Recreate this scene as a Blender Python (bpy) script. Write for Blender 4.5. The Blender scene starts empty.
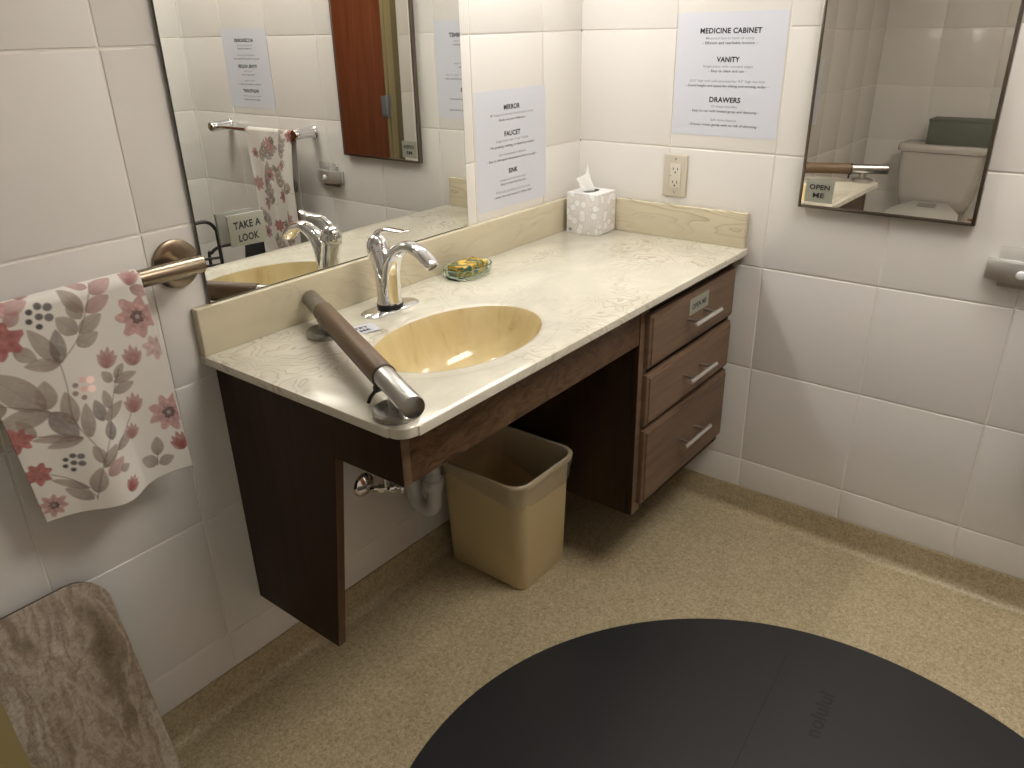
import bpy, bmesh, math, random
import numpy as np
from mathutils import Vector, Matrix
S = 0.0254                      # all coordinates below are inches
PI = math.pi
R = math.radians
scene = bpy.context.scene
COL = scene.collection
random.seed(7)

# ------------------------------------------------------------------ materials
def new_mat(name):
    m = bpy.data.materials.new(name); m.use_nodes = True
    nt = m.node_tree
    b = nt.nodes['Principled BSDF']
    return m, nt, b

def setp(b, **k):
    names = dict(col='Base Color', rough='Roughness', metal='Metallic', spec='Specular IOR Level', coat='Coat Weight',
                 coatr='Coat Roughness', trans='Transmission Weight', ior='IOR', alpha='Alpha', emit='Emission Color', estr='Emission Strength',
                 sheen='Sheen Weight', sss='Subsurface Weight')
    for n, v in k.items():
        if n in ('col', 'emit') and len(v) == 3: v = (*v, 1)
        b.inputs[names[n]].default_value = v

def plain(name, col, rough=.5, **k):
    m, nt, b = new_mat(name); setp(b, col=col, rough=rough, **k)
    return m

def N(nt, t, **k):
    n = nt.nodes.new(t)
    for a, v in k.items():
        if a in n.inputs: n.inputs[a].default_value = v
        else: setattr(n, a, v)
    return n

def obj_coords(nt, scale=(1, 1, 1), rot=(0, 0, 0), loc=(0, 0, 0), space='Object'):
    tc = N(nt, 'ShaderNodeTexCoord'); mp = N(nt, 'ShaderNodeMapping')
    mp.inputs['Scale'].default_value = [s / S for s in scale]      # texture space in inches
    mp.inputs['Rotation'].default_value = rot; mp.inputs['Location'].default_value = loc
    nt.links.new(tc.outputs[space], mp.inputs['Vector'])
    return mp.outputs['Vector']

def ramp(nt, fac, stops, interp='LINEAR'):
    r = N(nt, 'ShaderNodeValToRGB'); r.color_ramp.interpolation = interp
    el = r.color_ramp.elements
    while len(el) < len(stops): el.new(.5)
    for e, (p, c) in zip(el, stops):
        e.position = p; e.color = (*c, 1) if len(c) == 3 else c
    nt.links.new(fac, r.inputs['Fac'])
    return r.outputs['Color']

def noise(nt, vec, scale, detail=3, rough=.5, dist=0):
    n = N(nt, 'ShaderNodeTexNoise'); n.inputs['Scale'].default_value = scale; n.inputs['Detail'].default_value = detail
    n.inputs['Roughness'].default_value = rough; n.inputs['Distortion'].default_value = dist
    nt.links.new(vec, n.inputs['Vector']); return n

def bump(nt, b, h, strength, dist=.01):
    n = N(nt, 'ShaderNodeBump'); n.inputs['Strength'].default_value = strength; n.inputs['Distance'].default_value = dist * S
    nt.links.new(h, n.inputs['Height']); nt.links.new(n.outputs['Normal'], b.inputs['Normal'])

def mixc(nt, fac, a, bb, mode='MIX'):
    m = N(nt, 'ShaderNodeMix', data_type='RGBA', blend_type=mode)
    for key, v in ((0, fac), (6, a), (7, bb)):
        if hasattr(v, 'links') or hasattr(v, 'is_linked'): nt.links.new(v, m.inputs[key])
        else: m.inputs[key].default_value = (*v, 1) if isinstance(v, tuple) and len(v) == 3 else v
    return m.outputs[2]

def m_tile():
    m, nt, b = new_mat('glazed_tile'); v = obj_coords(nt)
    n = noise(nt, v, .05, 2)
    c = ramp(nt, n.outputs['Fac'], [(.3, (.725, .703, .672)), (.7, (.76, .738, .706))])
    nt.links.new(c, b.inputs['Base Color']); setp(b, rough=.16, spec=.5)
    n2 = noise(nt, v, .22, 2); bump(nt, b, n2.outputs['Fac'], .25, .12)
    return m
def m_floor():
    m, nt, b = new_mat('speckled_vinyl'); v = obj_coords(nt)
    n = noise(nt, v, 3.2, 3, .7); n2 = noise(nt, v, .12, 2); n3 = noise(nt, v, 6.5, 2, .6)
    c = ramp(nt, n.outputs['Fac'], [(.3, (.32, .255, .15)), (.48, (.47, .39, .25)), (.6, (.52, .435, .285)), (.74, (.66, .575, .42))])
    c2 = ramp(nt, n3.outputs['Fac'], [(.3, (.7, .69, .66)), (.55, (1, 1, 1))])
    c3 = ramp(nt, n2.outputs['Fac'], [(.3, (.9, .9, .9)), (.7, (1, 1, 1))])
    x = mixc(nt, 1.0, c, c2, 'MULTIPLY'); x = mixc(nt, 1.0, x, c3, 'MULTIPLY')
    nt.links.new(x, b.inputs['Base Color']); setp(b, rough=.42, spec=.4)
    bump(nt, b, n.outputs['Fac'], .12, .03)
    return m
def m_marble(base=(.605, .575, .482), name='cultured_marble', amt=.85, vein=(.36, .285, .20), stretch=(.75, 1, 1), lo=.44, off=(3.1, 1.7, .4)):
    """cream cultured marble: clustered thin brown agate lines folded by a warped noise field"""
    m, nt, b = new_mat(name); v = obj_coords(nt, loc=off, scale=stretch)
    w = noise(nt, v, .07, 4, .6)
    wa = N(nt, 'ShaderNodeVectorMath', operation='SCALE'); nt.links.new(w.outputs['Color'], wa.inputs[0]); wa.inputs['Scale'].default_value = 15
    ad = N(nt, 'ShaderNodeVectorMath', operation='ADD'); nt.links.new(v, ad.inputs[0]); nt.links.new(wa.outputs[0], ad.inputs[1])
    n = noise(nt, ad.outputs[0], .11, 3, .5)
    mul = N(nt, 'ShaderNodeMath', operation='MULTIPLY'); nt.links.new(n.outputs['Fac'], mul.inputs[0]); mul.inputs[1].default_value = 24.0
    fr = N(nt, 'ShaderNodeMath', operation='FRACT'); nt.links.new(mul.outputs[0], fr.inputs[0])
    line = ramp(nt, fr.outputs[0], [(.0, (.85, .85, .85)), (.07, (.4, .4, .4)), (.3, (.12, .12, .12)), (.6, (0, 0, 0)), (.93, (.05, .05, .05)), (1.0, (.85, .85, .85))])
    msk = noise(nt, v, .10, 3, .55, .8)
    mk_ = ramp(nt, msk.outputs['Fac'], [(lo, (0, 0, 0)), (lo + .17, (1, 1, 1))])
    lf = mixc(nt, 1.0, line, mk_, 'MULTIPLY'); lf = mixc(nt, 1.0, lf, (amt, amt, amt), 'MULTIPLY')
    cl = noise(nt, ad.outputs[0], .2, 5, .6)
    cloud = ramp(nt, cl.outputs['Fac'], [(.3, tuple(x * .9 for x in base)), (.5, base), (.72, tuple(min(1, x * 1.06 + .03) for x in base))])
    out = mixc(nt, lf, cloud, vein)
    nt.links.new(out, b.inputs['Base Color']); setp(b, rough=.2, spec=.35, coat=.12, coatr=.06)
    return m
def m_sink():
    m, nt, b = new_mat('sink_marble'); v = obj_coords(nt, scale=(.9, .9, .12))
    n = noise(nt, v, .5, 3, .6, 1.0)
    c = ramp(nt, n.outputs['Fac'], [(.3, (.50, .395, .19)), (.42, (.62, .50, .265)), (.7, (.68, .56, .315))])
    nt.links.new(c, b.inputs['Base Color']); setp(b, rough=.1, spec=.5, coat=.4, coatr=.04)
    return m
def m_wood(name, dark, light, axis='z', rough=.38, scale=1.0):
    m, nt, b = new_mat(name)
    sc = {'x': (.06, 1, 1), 'y': (1, .06, 1), 'z': (1, 1, .06)}[axis]
    v = obj_coords(nt, scale=tuple(s * scale for s in sc))
    n = noise(nt, v, 1.6, 5, .6, .6); n2 = noise(nt, v, .25, 2)
    c = ramp(nt, n.outputs['Fac'], [(.25, dark), (.75, light)])
    c2 = ramp(nt, n2.outputs['Fac'], [(.3, (.8, .8, .8)), (.7, (1.1, 1.1, 1.1))])
    x = mixc(nt, 1.0, c, c2, 'MULTIPLY')
    nt.links.new(x, b.inputs['Base Color']); setp(b, rough=rough, spec=.22)
    bump(nt, b, n.outputs['Fac'], .08, .02)
    return m
def m_burl():
    m, nt, b = new_mat('figured_walnut'); v = obj_coords(nt, scale=(.45, 1, 1))
    n = noise(nt, v, .9, 5, .65, 2.2)
    c = ramp(nt, n.outputs['Fac'], [(.28, (.045, .024, .012)), (.5, (.115, .066, .034)), (.72, (.18, .108, .060))])
    nt.links.new(c, b.inputs['Base Color']); setp(b, rough=.42, spec=.25)
    return m
def m_brushed(name, col, rough, axis=(1, 1, .03)):
    m, nt, b = new_mat(name); v = obj_coords(nt, scale=axis)
    n = noise(nt, v, 22, 2, .6)
    r = N(nt, 'ShaderNodeMapRange'); r.inputs['To Min'].default_value = rough * .75; r.inputs['To Max'].default_value = rough * 1.3
    nt.links.new(n.outputs['Fac'], r.inputs['Value']); nt.links.new(r.outputs[0], b.inputs['Roughness'])
    setp(b, col=col, metal=1.0)
    return m
def m_travertine():
    m, nt, b = new_mat('travertine_laminate'); v = obj_coords(nt, scale=(1, 1, .055))
    w = noise(nt, obj_coords(nt), .10, 3, .6)
    wa = N(nt, 'ShaderNodeVectorMath', operation='SCALE'); nt.links.new(w.outputs['Color'], wa.inputs[0]); wa.inputs['Scale'].default_value = 3.2
    ad = N(nt, 'ShaderNodeVectorMath', operation='ADD'); nt.links.new(v, ad.inputs[0]); nt.links.new(wa.outputs[0], ad.inputs[1])
    n = noise(nt, ad.outputs[0], .33, 7, .62, .4)
    c = ramp(nt, n.outputs['Fac'], [(.30, (.15, .11, .075)), (.40, (.22, .168, .12)), (.47, (.36, .30, .235)), (.52, (.24, .185, .135)), (.60, (.40, .345, .28)), (.72, (.27, .21, .155))])
    f = noise(nt, obj_coords(nt), 1.6, 6, .75, 1.5)
    c2 = ramp(nt, f.outputs['Fac'], [(.3, (.62, .6, .57)), (.5, (1, 1, 1)), (.68, (1.3, 1.3, 1.28))])
    x = mixc(nt, 1.0, c, c2, 'MULTIPLY')
    nt.links.new(x, b.inputs['Base Color']); setp(b, rough=.45, spec=.4)
    return m
def m_tissuebox():
    m, nt, b = new_mat('patterned_carton'); v = obj_coords(nt)
    w = noise(nt, v, 1.1, 2)
    vo = N(nt, 'ShaderNodeTexVoronoi'); vo.inputs['Scale'].default_value = 1.0
    nt.links.new(v, vo.inputs['Vector'])
    vo2 = N(nt, 'ShaderNodeTexVoronoi', feature='DISTANCE_TO_EDGE'); vo2.inputs['Scale'].default_value = 2.6
    nt.links.new(v, vo2.inputs['Vector'])
    a = ramp(nt, vo.outputs['Distance'], [(.0, (.62, .60, .58)), (.10, (.86, .86, .87)), (.36, (.86, .86, .87)), (.44, (.66, .64, .615)), (.56, (.74, .72, .70))])
    bb = ramp(nt, vo2.outputs['Distance'], [(.0, (.70, .68, .65)), (.05, (1, 1, 1))])
    x = mixc(nt, .45, a, bb, 'MULTIPLY')
    nt.links.new(x, b.inputs['Base Color']); setp(b, rough=.4)
    return m
def m_vcol(name, rough=.9):
    m, nt, b = new_mat(name)
    a = N(nt, 'ShaderNodeVertexColor'); a.layer_name = 'Col'
    nt.links.new(a.outputs['Color'], b.inputs['Base Color']); setp(b, rough=rough, spec=.15, sheen=.15)
    n = noise(nt, obj_coords(nt), 18, 2); bump(nt, b, n.outputs['Fac'], .25, .02)
    return m
def m_soap():
    m, nt, b = new_mat('swirled_soap'); v = obj_coords(nt)
    n = noise(nt, v, .62, 3, .6, 2.2)
    c = ramp(nt, n.outputs['Fac'], [(.38, (.03, .09, .085)), (.46, (.12, .16, .04)), (.53, (.62, .33, .05)), (.60, (.70, .52, .09)), (.68, (.03, .10, .11))])
    nt.links.new(c, b.inputs['Base Color']); setp(b, rough=.25, sss=.0)
    return m
def m_film():
    m = bpy.data.materials.new('clear_film'); m.use_nodes = True; nt = m.node_tree
    for n in list(nt.nodes): nt.nodes.remove(n)
    o = N(nt, 'ShaderNodeOutputMaterial'); t = N(nt, 'ShaderNodeBsdfTransparent'); g = N(nt, 'ShaderNodeBsdfGlossy'); d = N(nt, 'ShaderNodeBsdfDiffuse')
    g.inputs['Roughness'].default_value = .2; d.inputs['Color'].default_value = (.75, .72, .66, 1); t.inputs['Color'].default_value = (.97, .96, .94, 1)
    m1 = N(nt, 'ShaderNodeMixShader'); m2 = N(nt, 'ShaderNodeMixShader'); m1.inputs[0].default_value = .35; m2.inputs[0].default_value = .27
    nt.links.new(d.outputs[0], m1.inputs[1]); nt.links.new(g.outputs[0], m1.inputs[2])
    nt.links.new(t.outputs[0], m2.inputs[1]); nt.links.new(m1.outputs[0], m2.inputs[2]); nt.links.new(m2.outputs[0], o.inputs[0])
    return m
def m_emit(name, col, s):
    m, nt, b = new_mat(name); setp(b, col=(.9, .9, .9), emit=col, estr=s); return m

M = dict(
 tile=m_tile(), grout=plain('grout', (.80, .77, .72), .7), floor=m_floor(), marble=m_marble(), sink=m_sink(),
 splash=m_marble((.60, .54, .395), 'splash_marble', .75, (.29, .21, .13), (.3, .4, .8), .46), sidesplash=m_marble((.60, .54, .395), 'side_splash_marble', .85, (.24, .165, .10), (.4, .2, 1.0), .40, (3.1, 5.7, 1.4)),
 wood=m_wood('dark_walnut', (.021, .0098, .0034), (.040, .0195, .0075), 'z', .5), edge=m_wood('walnut_edge', (.09, .05, .025), (.14, .08, .042)),
 drawer=m_wood('walnut_front', (.128, .080, .049), (.215, .140, .091), 'x', .42), burl=m_burl(),
 dark=plain('black_interior', (.01, .008, .006), .7),
 chrome=plain('chrome', (.82, .82, .84), .05, metal=1.0), nickel=m_brushed('brushed_nickel', (.40, .39, .375), .28, (1, 1, 1)),
 bronze=plain('satin_bronze', (.27, .215, .155), .27, metal=1.0), steel=m_brushed('satin_steel', (.78, .775, .765), .36, (1, .03, 1)),
 grip=plain('brown_leatherette', (.125, .077, .042), .5), black=plain('black_plastic', (.012, .012, .013), .4),
 mirror=plain('mirror_silver', (.76, .765, .735), .0, metal=1.0), mirror2=plain('cabinet_mirror_silver', (.90, .875, .82), .0, metal=1.0), frame=plain('cabinet_frame_steel', (.20, .17, .145), .3, metal=1.0),
 mirror_edge=plain('mirror_edge', (.06, .065, .06), .2), paper=plain('laminated_paper', (.63, .65, .725), .35), ink=plain('black_ink', (.012, .012, .014), .6),
 greyink=plain('grey_ink', (.26, .26, .29), .6), card=plain('card_stock', (.30, .305, .25), .45), cardback=plain('card_back', (.75, .75, .72), .5),
 almond=plain('almond_plastic', (.56, .51, .42), .35), almond2=plain('almond_receptacle', (.66, .615, .53), .35), hole=plain('slot_black', (.01, .01, .01), .8),
 carton=m_tissuebox(), tissue=plain('tissue_paper', (.88, .88, .87), .9), cartontop=plain('carton_white', (.80, .80, .80), .45),
 glass=plain('green_glass', (.80, .93, .87), .03, trans=1.0, ior=1.45), soap=m_soap(), acrylic=plain('clear_acrylic', (.96, .96, .95), .05, trans=1.0, ior=1.3),
 beige=plain('beige_plastic', (.60, .48, .265), .42), film=m_film(), rubber=plain('black_rubber_mat', (.022, .0225, .0245), .42, spec=.5), emboss=plain('worn_emboss', (.011, .0115, .0125), .6),
 pvc=plain('white_pvc', (.62, .63, .63), .3), trav=m_travertine(), olive=plain('olive_laminate', (.25, .20, .085), .4), panel_edge=plain('board_edge', (.06, .045, .03), .6),
 sensor=plain('frosted_sensor', (.70, .72, .74), .4), towel=m_vcol('floral_cotton'),
 ceramic=plain('toilet_ceramic', (.55, .52, .485), .12), seat=plain('toilet_seat_white', (.74, .73, .68), .25), greenbox=plain('grey_green_box', (.125, .14, .108), .5),
 greylabel=plain('grey_label', (.28, .27, .25), .4), red=plain('red_button', (.30, .06, .03), .4),
 ceil=plain('ceiling_paint', (.75, .73, .69), .9), door=m_wood('cherry_door', (.105, .028, .011), (.19, .056, .023), 'z', .2, .5), jamb=plain('khaki_jamb', (.24, .20, .105), .4),
 jamb2=plain('khaki_stop', (.14, .115, .06), .4), hinge=plain('steel_hinge', (.38, .42, .48), .3, metal=1.0), fabric=plain('black_mesh_fabric', (.02, .02, .021), .8),
 lampwhite=plain('lamp_housing', (.8, .8, .78), .35), lamp=m_emit('vanity_tube', (1.0, .97, .91), 18.5), fill_lamp=m_emit('fill_diffuser', (1.0, .945, .86), 7.3),
 tube=plain('dark_grey_tube', (.05, .052, .055), .3, metal=.6), hose=m_brushed('braided_hose', (.55, .55, .55), .35), dirt=plain('printed_mark', (.25, .27, .3), .5),
)

# ------------------------------------------------------------------ mesh helpers
class MB:
    """collects shapes (inches, world) and links them as one mesh object"""
    def __init__(s): s.bm = bmesh.new()
    def box(s, x0, x1, y0, y1, z0, z1, bev=0, seg=2, mi=0):
        t = bmesh.new(); bmesh.ops.create_cube(t, size=1)
        for v in t.verts: v.co = Vector(((x0 + x1) / 2 + v.co.x * (x1 - x0), (y0 + y1) / 2 + v.co.y * (y1 - y0), (z0 + z1) / 2 + v.co.z * (z1 - z0)))
        if bev: bmesh.ops.bevel(t, geom=t.edges[:], offset=bev, segments=seg, profile=.5, affect='EDGES')
        s._merge(t, None, mi); return s
    def _merge(s, t, mat=None, mi=0, smooth=False):
        if mat is not None: t.transform(mat)
        for f in t.faces: f.material_index = mi; f.smooth = smooth
        me = bpy.data.meshes.new('t'); t.to_mesh(me); t.free(); s.bm.from_mesh(me); bpy.data.meshes.remove(me)
    def prism(s, pts, a, b, axis='z', bev=0, mi=0, seg=2):
        """outline pts (2-D) swept from a to b along axis; axis x: (y,z), y: (x,z), z: (x,y)"""
        f = {'x': lambda p, d: (d, p[0], p[1]), 'y': lambda p, d: (p[0], d, p[1]), 'z': lambda p, d: (p[0], p[1], d)}[axis]
        t = bmesh.new(); lo = [t.verts.new(f(p, a)) for p in pts]; hi = [t.verts.new(f(p, b)) for p in pts]; n = len(pts)
        for i in range(n): t.faces.new((lo[i], lo[(i + 1) % n], hi[(i + 1) % n], hi[i]))
        t.faces.new(lo[::-1]); t.faces.new(hi)
        bmesh.ops.recalc_face_normals(t, faces=t.faces[:])
        if bev: bmesh.ops.bevel(t, geom=t.edges[:], offset=bev, segments=seg, profile=.5, affect='EDGES')
        s._merge(t, None, mi); return s
    def loft(s, rings, cap0=True, cap1=True, closed=True, smooth=True, mi=0):
        t = bmesh.new(); vs = [[t.verts.new(p) for p in r] for r in rings]; n = len(rings[0])
        for a, b in zip(vs[:-1], vs[1:]):
            for i in range(n if closed else n - 1):
                q = (a[i], a[(i + 1) % n], b[(i + 1) % n], b[i])
                try: t.faces.new(q)
                except ValueError: pass
        if cap0: t.faces.new(vs[0][::-1])
        if cap1: t.faces.new(vs[-1])
        bmesh.ops.recalc_face_normals(t, faces=t.faces[:])
        s._merge(t, None, mi, smooth); return s
    def lathe(s, prof, c, axis=(0, 0, 1), n=40, smooth=True, mi=0):
        """profile (r, h) about an axis through c"""
        a = Vector(axis).normalized(); u = a.orthogonal().normalized(); w = a.cross(u); c = Vector(c)
        rings = [[c + a * h + (u * math.cos(2 * PI * i / n) + w * math.sin(2 * PI * i / n)) * max(r, 1e-4) for i in range(n)] for r, h in prof]
        return s.loft(rings, smooth=smooth, mi=mi)
    def tube(s, pts, r, n=16, smooth=True, sq=(1, 1), up=None, mi=0):
        pts = [Vector(p) for p in pts]; rs = r if isinstance(r, (list, tuple)) else [r] * len(pts)
        T = []
        for i in range(len(pts)):
            d = pts[min(i + 1, len(pts) - 1)] - pts[max(i - 1, 0)]; T.append(d.normalized())
        u = (Vector(up) - T[0] * Vector(up).dot(T[0])).normalized() if up else T[0].orthogonal().normalized()
        rings = []
        for p, t, rr in zip(pts, T, rs):
            u = (u - t * u.dot(t)).normalized(); w = t.cross(u)
            ra, rb = (rr if isinstance(rr, tuple) else (rr * sq[0], rr * sq[1]))
            rings.append([p + u * math.cos(2 * PI * i / n) * ra + w * math.sin(2 * PI * i / n) * rb for i in range(n)])
        return s.loft(rings, smooth=smooth, mi=mi)
    def build(s, name, mat, parent=None, base=None, sharp=35, mats=None):
        """link as ONE object; origin = the parent's place, else base"""
        o0 = Vector(parent['_o']) if parent is not None else Vector(base if base is not None else (0, 0, 0))
        s.bm.transform(Matrix.Scale(S, 4) @ Matrix.Translation(-o0))
        me = bpy.data.meshes.new(name); s.bm.to_mesh(me); s.bm.free()
        for m in (mats or [mat]): me.materials.append(m)
        if sharp:
            try: me.set_sharp_from_angle(angle=R(sharp))
            except Exception: pass
        o = bpy.data.objects.new(name, me); COL.objects.link(o); o['_o'] = list(o0)
        if parent is not None: o.parent = parent
        else: o.location = o0 * S
        return o

def thing(name, label, cat, base, group=None):
    o = bpy.data.objects.new(name, None); COL.objects.link(o); o.empty_display_size = .05
    o.location = Vector(base) * S; o['_o'] = list(base); o['label'] = label; o['category'] = cat
    if group: o['group'] = group
    return o
def tag(o, label, cat, group=None):
    o['label'] = label; o['category'] = cat
    if group: o['group'] = group
    return o
def struct(o):
    o['kind'] = 'structure'; return o
def rrect(cx, cy, hx, hy, r, n=6):
    p = []
    for k, (sx, sy) in enumerate(((1, 1), (-1, 1), (-1, -1), (1, -1))):
        for i in range(n + 1):
            a = k * PI / 2 + i / n * PI / 2
            p.append((cx + sx * (hx - r) + r * math.cos(a), cy + sy * (hy - r) + r * math.sin(a)))
    return p
def spline(P, n=8):
    P = [Vector(p) for p in P]; out = []
    for i in range(len(P) - 1):
        p0, p1, p2, p3 = P[max(i - 1, 0)], P[i], P[i + 1], P[min(i + 2, len(P) - 1)]
        for k in range(n):
            t = k / n
            out.append(.5 * ((2 * p1) + (p2 - p0) * t + (2 * p0 - 5 * p1 + 4 * p2 - p3) * t * t + (3 * p1 - p0 - 3 * p2 + p3) * t ** 3))
    out.append(P[-1]); return out

# lettering: outlines of the built-in font, laid on a plane given by origin + right + up vectors
def text_shapes(lines, origin, right, up, name, mat, parent, raise_=.012):
    """each line its own part; lines: (string, centre u, baseline v, width or None, cap height, bold)"""
    right = Vector(right); up = Vector(up); nrm = right.cross(up); o = Vector(origin)
    for (txt, cu, bv, wid, cap, bold) in lines:
        cu_ = bpy.data.curves.new('t', 'FONT'); cu_.body = txt; cu_.size = 1.0; cu_.resolution_u = 3
        cu_.align_x = 'CENTER'; cu_.offset = .022 * bold; cu_.space_character = 1 + .04 * bold
        ob = bpy.data.objects.new('t', cu_); COL.objects.link(ob)
        dg = bpy.context.evaluated_depsgraph_get()
        me = bpy.data.meshes.new_from_object(ob.evaluated_get(dg))
        xs = [v.co.x for v in me.vertices]
        w = max(xs) - min(xs); mid = (max(xs) + min(xs)) / 2
        sy = cap / .72; sx = (wid / w) if wid else sy
        for v in me.vertices:
            v.co = o + right * (cu + (v.co.x - mid) * sx) + up * (bv + v.co.y * sy) + nrm * raise_
        mb = MB(); mb.bm.from_mesh(me)
        bpy.data.objects.remove(ob); bpy.data.curves.remove(cu_); bpy.data.meshes.remove(me)
        mb.build(name, mat, parent, sharp=0)

# ------------------------------------------------------------------ the room
W, D, H = 127.2, 84.5, 97.0
COVE = 4.09
FZ = .5                          # floor level
ROWS = [43.92 + 12 * k for k in range(-3, 5)]
def tile_wall(name, axis, pos, a0, a1, joints, inward, z0=COVE - .05, z1=H):
    """bevelled tiles standing proud of the grout; axis 'y': the wall plane y=pos, axis 'x': x=pos"""
    t = bmesh.new()
    js = sorted(j for j in joints if a0 + .3 < j < a1 - .3); zs = [z for z in ROWS if z0 + .3 < z < z1]
    A = [a0] + js + [a1]; Z = [z0] + zs + [z1]
    P = (lambda a, d, z: (a, pos + inward * d, z)) if axis == 'y' else (lambda a, d, z: (pos + inward * d, a, z))
    g, bv = .07, .10
    gr = [t.verts.new(P(*q)) for q in ((a0, -.09, z0), (a1, -.09, z0), (a1, -.09, z1), (a0, -.09, z1))]
    f = t.faces.new(gr); f.material_index = 1
    bk = [t.verts.new(P(*q)) for q in ((a0, -4, z0), (a1, -4, z0), (a1, -4, z1), (a0, -4, z1))]
    t.faces.new(bk).material_index = 1
    for i in range(4): t.faces.new((gr[i], gr[(i + 1) % 4], bk[(i + 1) % 4], bk[i])).material_index = 1
    for i in range(len(A) - 1):
        for k in range(len(Z) - 1):
            x0, x1, w0, w1 = A[i] + (g if i else -.12), A[i + 1] - (g if i < len(A) - 2 else -.12), Z[k] + g, Z[k + 1] - g
            rr = []
            for (e, d) in ((0, -.10), (.018, -.04), (.055, -.01), (bv, 0)):
                rr.append([t.verts.new(P(a, d, z)) for a, z in ((x0 + e, w0 + e), (x1 - e, w0 + e), (x1 - e, w1 - e), (x0 + e, w1 - e))])
            for a, b in zip(rr[:-1], rr[1:]):
                for q in range(4): t.faces.new((a[q], a[(q + 1) % 4], b[(q + 1) % 4], b[q]))
            t.faces.new(rr[-1])
    bmesh.ops.recalc_face_normals(t, faces=t.faces[:])
    mb = MB(); mb.bm.free(); mb.bm = t
    return struct(mb.build(name, None, mats=[M['tile'], M['grout']], sharp=20))
tile_wall('wall_back', 'y', 0, -W, 0, [-55.6 + 12 * k for k in range(-6, 5)], -1)
tile_wall('wall_right', 'x', 0, -D, 0, [-12.03 - 12 * k for k in range(0, 7)], -1)
tile_wall('wall_left', 'x', -W, -D, 0, [-12.03 - 12 * k for k in range(0, 7)], 1)
tile_wall('wall_front', 'y', -D, -W, 0, [-9.5 - 12 * k for k in range(0, 10)], 1)
struct(MB().box(-W - 4, 4, -D - 4, 4, -4, FZ).build('floor', M['floor']))
struct(MB().box(-W - 4, 4, -D - 4, 4, H, H + 4).build('ceiling', M['ceil']))
CR = .95
prof = [(0, COVE), (.09, COVE), (.12, COVE - .05), (.13, FZ + CR)] + [(.13 + CR * (1 - math.cos(a)), FZ + CR * (1 - math.sin(a))) for a in [i / 8 * PI / 2 for i in range(1, 8)]] + [(CR + .13, FZ + .012), (CR + .18, FZ), (0, FZ)]
def cove(name, fn, L):
    rings = [[fn(d, min(d, L / 2), z) for d, z in prof], [fn(d, L - min(d, L / 2), z) for d, z in prof]]
    struct(MB().loft(rings, smooth=False).build(name, M['floor'], sharp=30))
cove('baseboard_back', lambda d, s, z: (-s, -d, z), W)
cove('baseboard_right', lambda d, s, z: (-d, -s, z), D)
cove('baseboard_left', lambda d, s, z: (-W + d, -s, z), D)
# the entrance door in the front wall, seen in the two mirrors
dx0, dx1 = -47.6, -11.6
d = thing('door_1', 'cherry wood door in a khaki frame behind the camera', 'door', ((dx0 + dx1) / 2, -D, 0)); d['kind'] = 'structure'
MB().box(dx0, dx1, -D + .05, -D + 1.5, FZ + .3, 82, .06).build('door_leaf', M['door'], d)
for a, b in ((dx0 - 1.1, dx0 - .25), (dx1 + .25, dx1 + 1.1)): MB().box(a, b, -D + .02, -D + 1.3, FZ, 83, .05).build('door_jamb', M['jamb'], d)
for a, b in ((dx0 - 3.6, dx0 - 1.6), (dx1 + 1.6, dx1 + 3.6)): MB().box(a, b, -D + .02, -D + 1.0, FZ, 83.0, .1).build('door_casing', M['jamb'], d)
MB().box(dx0 - 3.6, dx1 + 3.6, -D + .02, -D + 1.0, 83.0, 85.5, .1).build('head_casing', M['jamb'], d)
for a, b in ((dx0 - 1.75, dx0 - .95), (dx1 + .95, dx1 + 1.75), (dx0 - 5.6, dx0 - 3.5)): MB().box(a, b, -D + .02, -D + .7, FZ, 83, .05).build('frame_recess', M['jamb2'], d)
for z in (10, 41.5, 73):
    h = MB(); h.box(dx0 + .05, dx0 + 1.5, -D + 1.48, -D + 1.6, z - 2.25, z + 2.25, .03); h.box(dx0 - 1.4, dx0 - .1, -D + 1.28, -D + 1.55, z - 2.25, z + 2.25, .03)
    h.lathe([(.22, -2.3), (.22, 2.3)], (dx0 - .02, -D + 1.62, z)); h.build('hinge', M['hinge'], d)
k = MB(); k.lathe([(1.2, 0), (1.2, .2), (.5, .35), (.45, 1.6), (.95, 2.0), (1.05, 2.5), (.7, 2.9), (.01, 3)], (dx1 - 2.8, -D + 1.5, 37), (0, 1, 0)); k.build('door_knob', M['nickel'], d)

# ------------------------------------------------------------------ vanity support, drawers
ZT = 33.95; ZU = ZT - .72; CY = -22.35; CX = -53.1
v = thing('vanity_support', 'dark walnut side panel with slanted leg and front apron carrying the countertop', 'vanity', (-51.9, -.05, 9.8))
pl = [(-.02, ZU), (-20.7, ZU), (-20.7, 29.0), (-13.75, 28.9), (-10.85, 9.75), (-.02, 9.75)]
MB().prism(pl, -51.95, -51.2, 'x', .03).build('side_panel', M['wood'], v)
MB().prism([(-13.79, 28.85), (-13.83, 28.85), (-10.93, 9.76), (-10.89, 9.76)], -51.93, -51.22, 'x').build('edge_band', M['edge'], v)
ap = MB().box(-51.19, -20.9, -20.75, -20.0, 28.95, ZU, .04).build('apron', M['burl'], v)
MB().box(-51.9, -51.2, -20.82, -20.72, 28.95, ZU, .03).build('corner_stile', M['drawer'], v)

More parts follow.
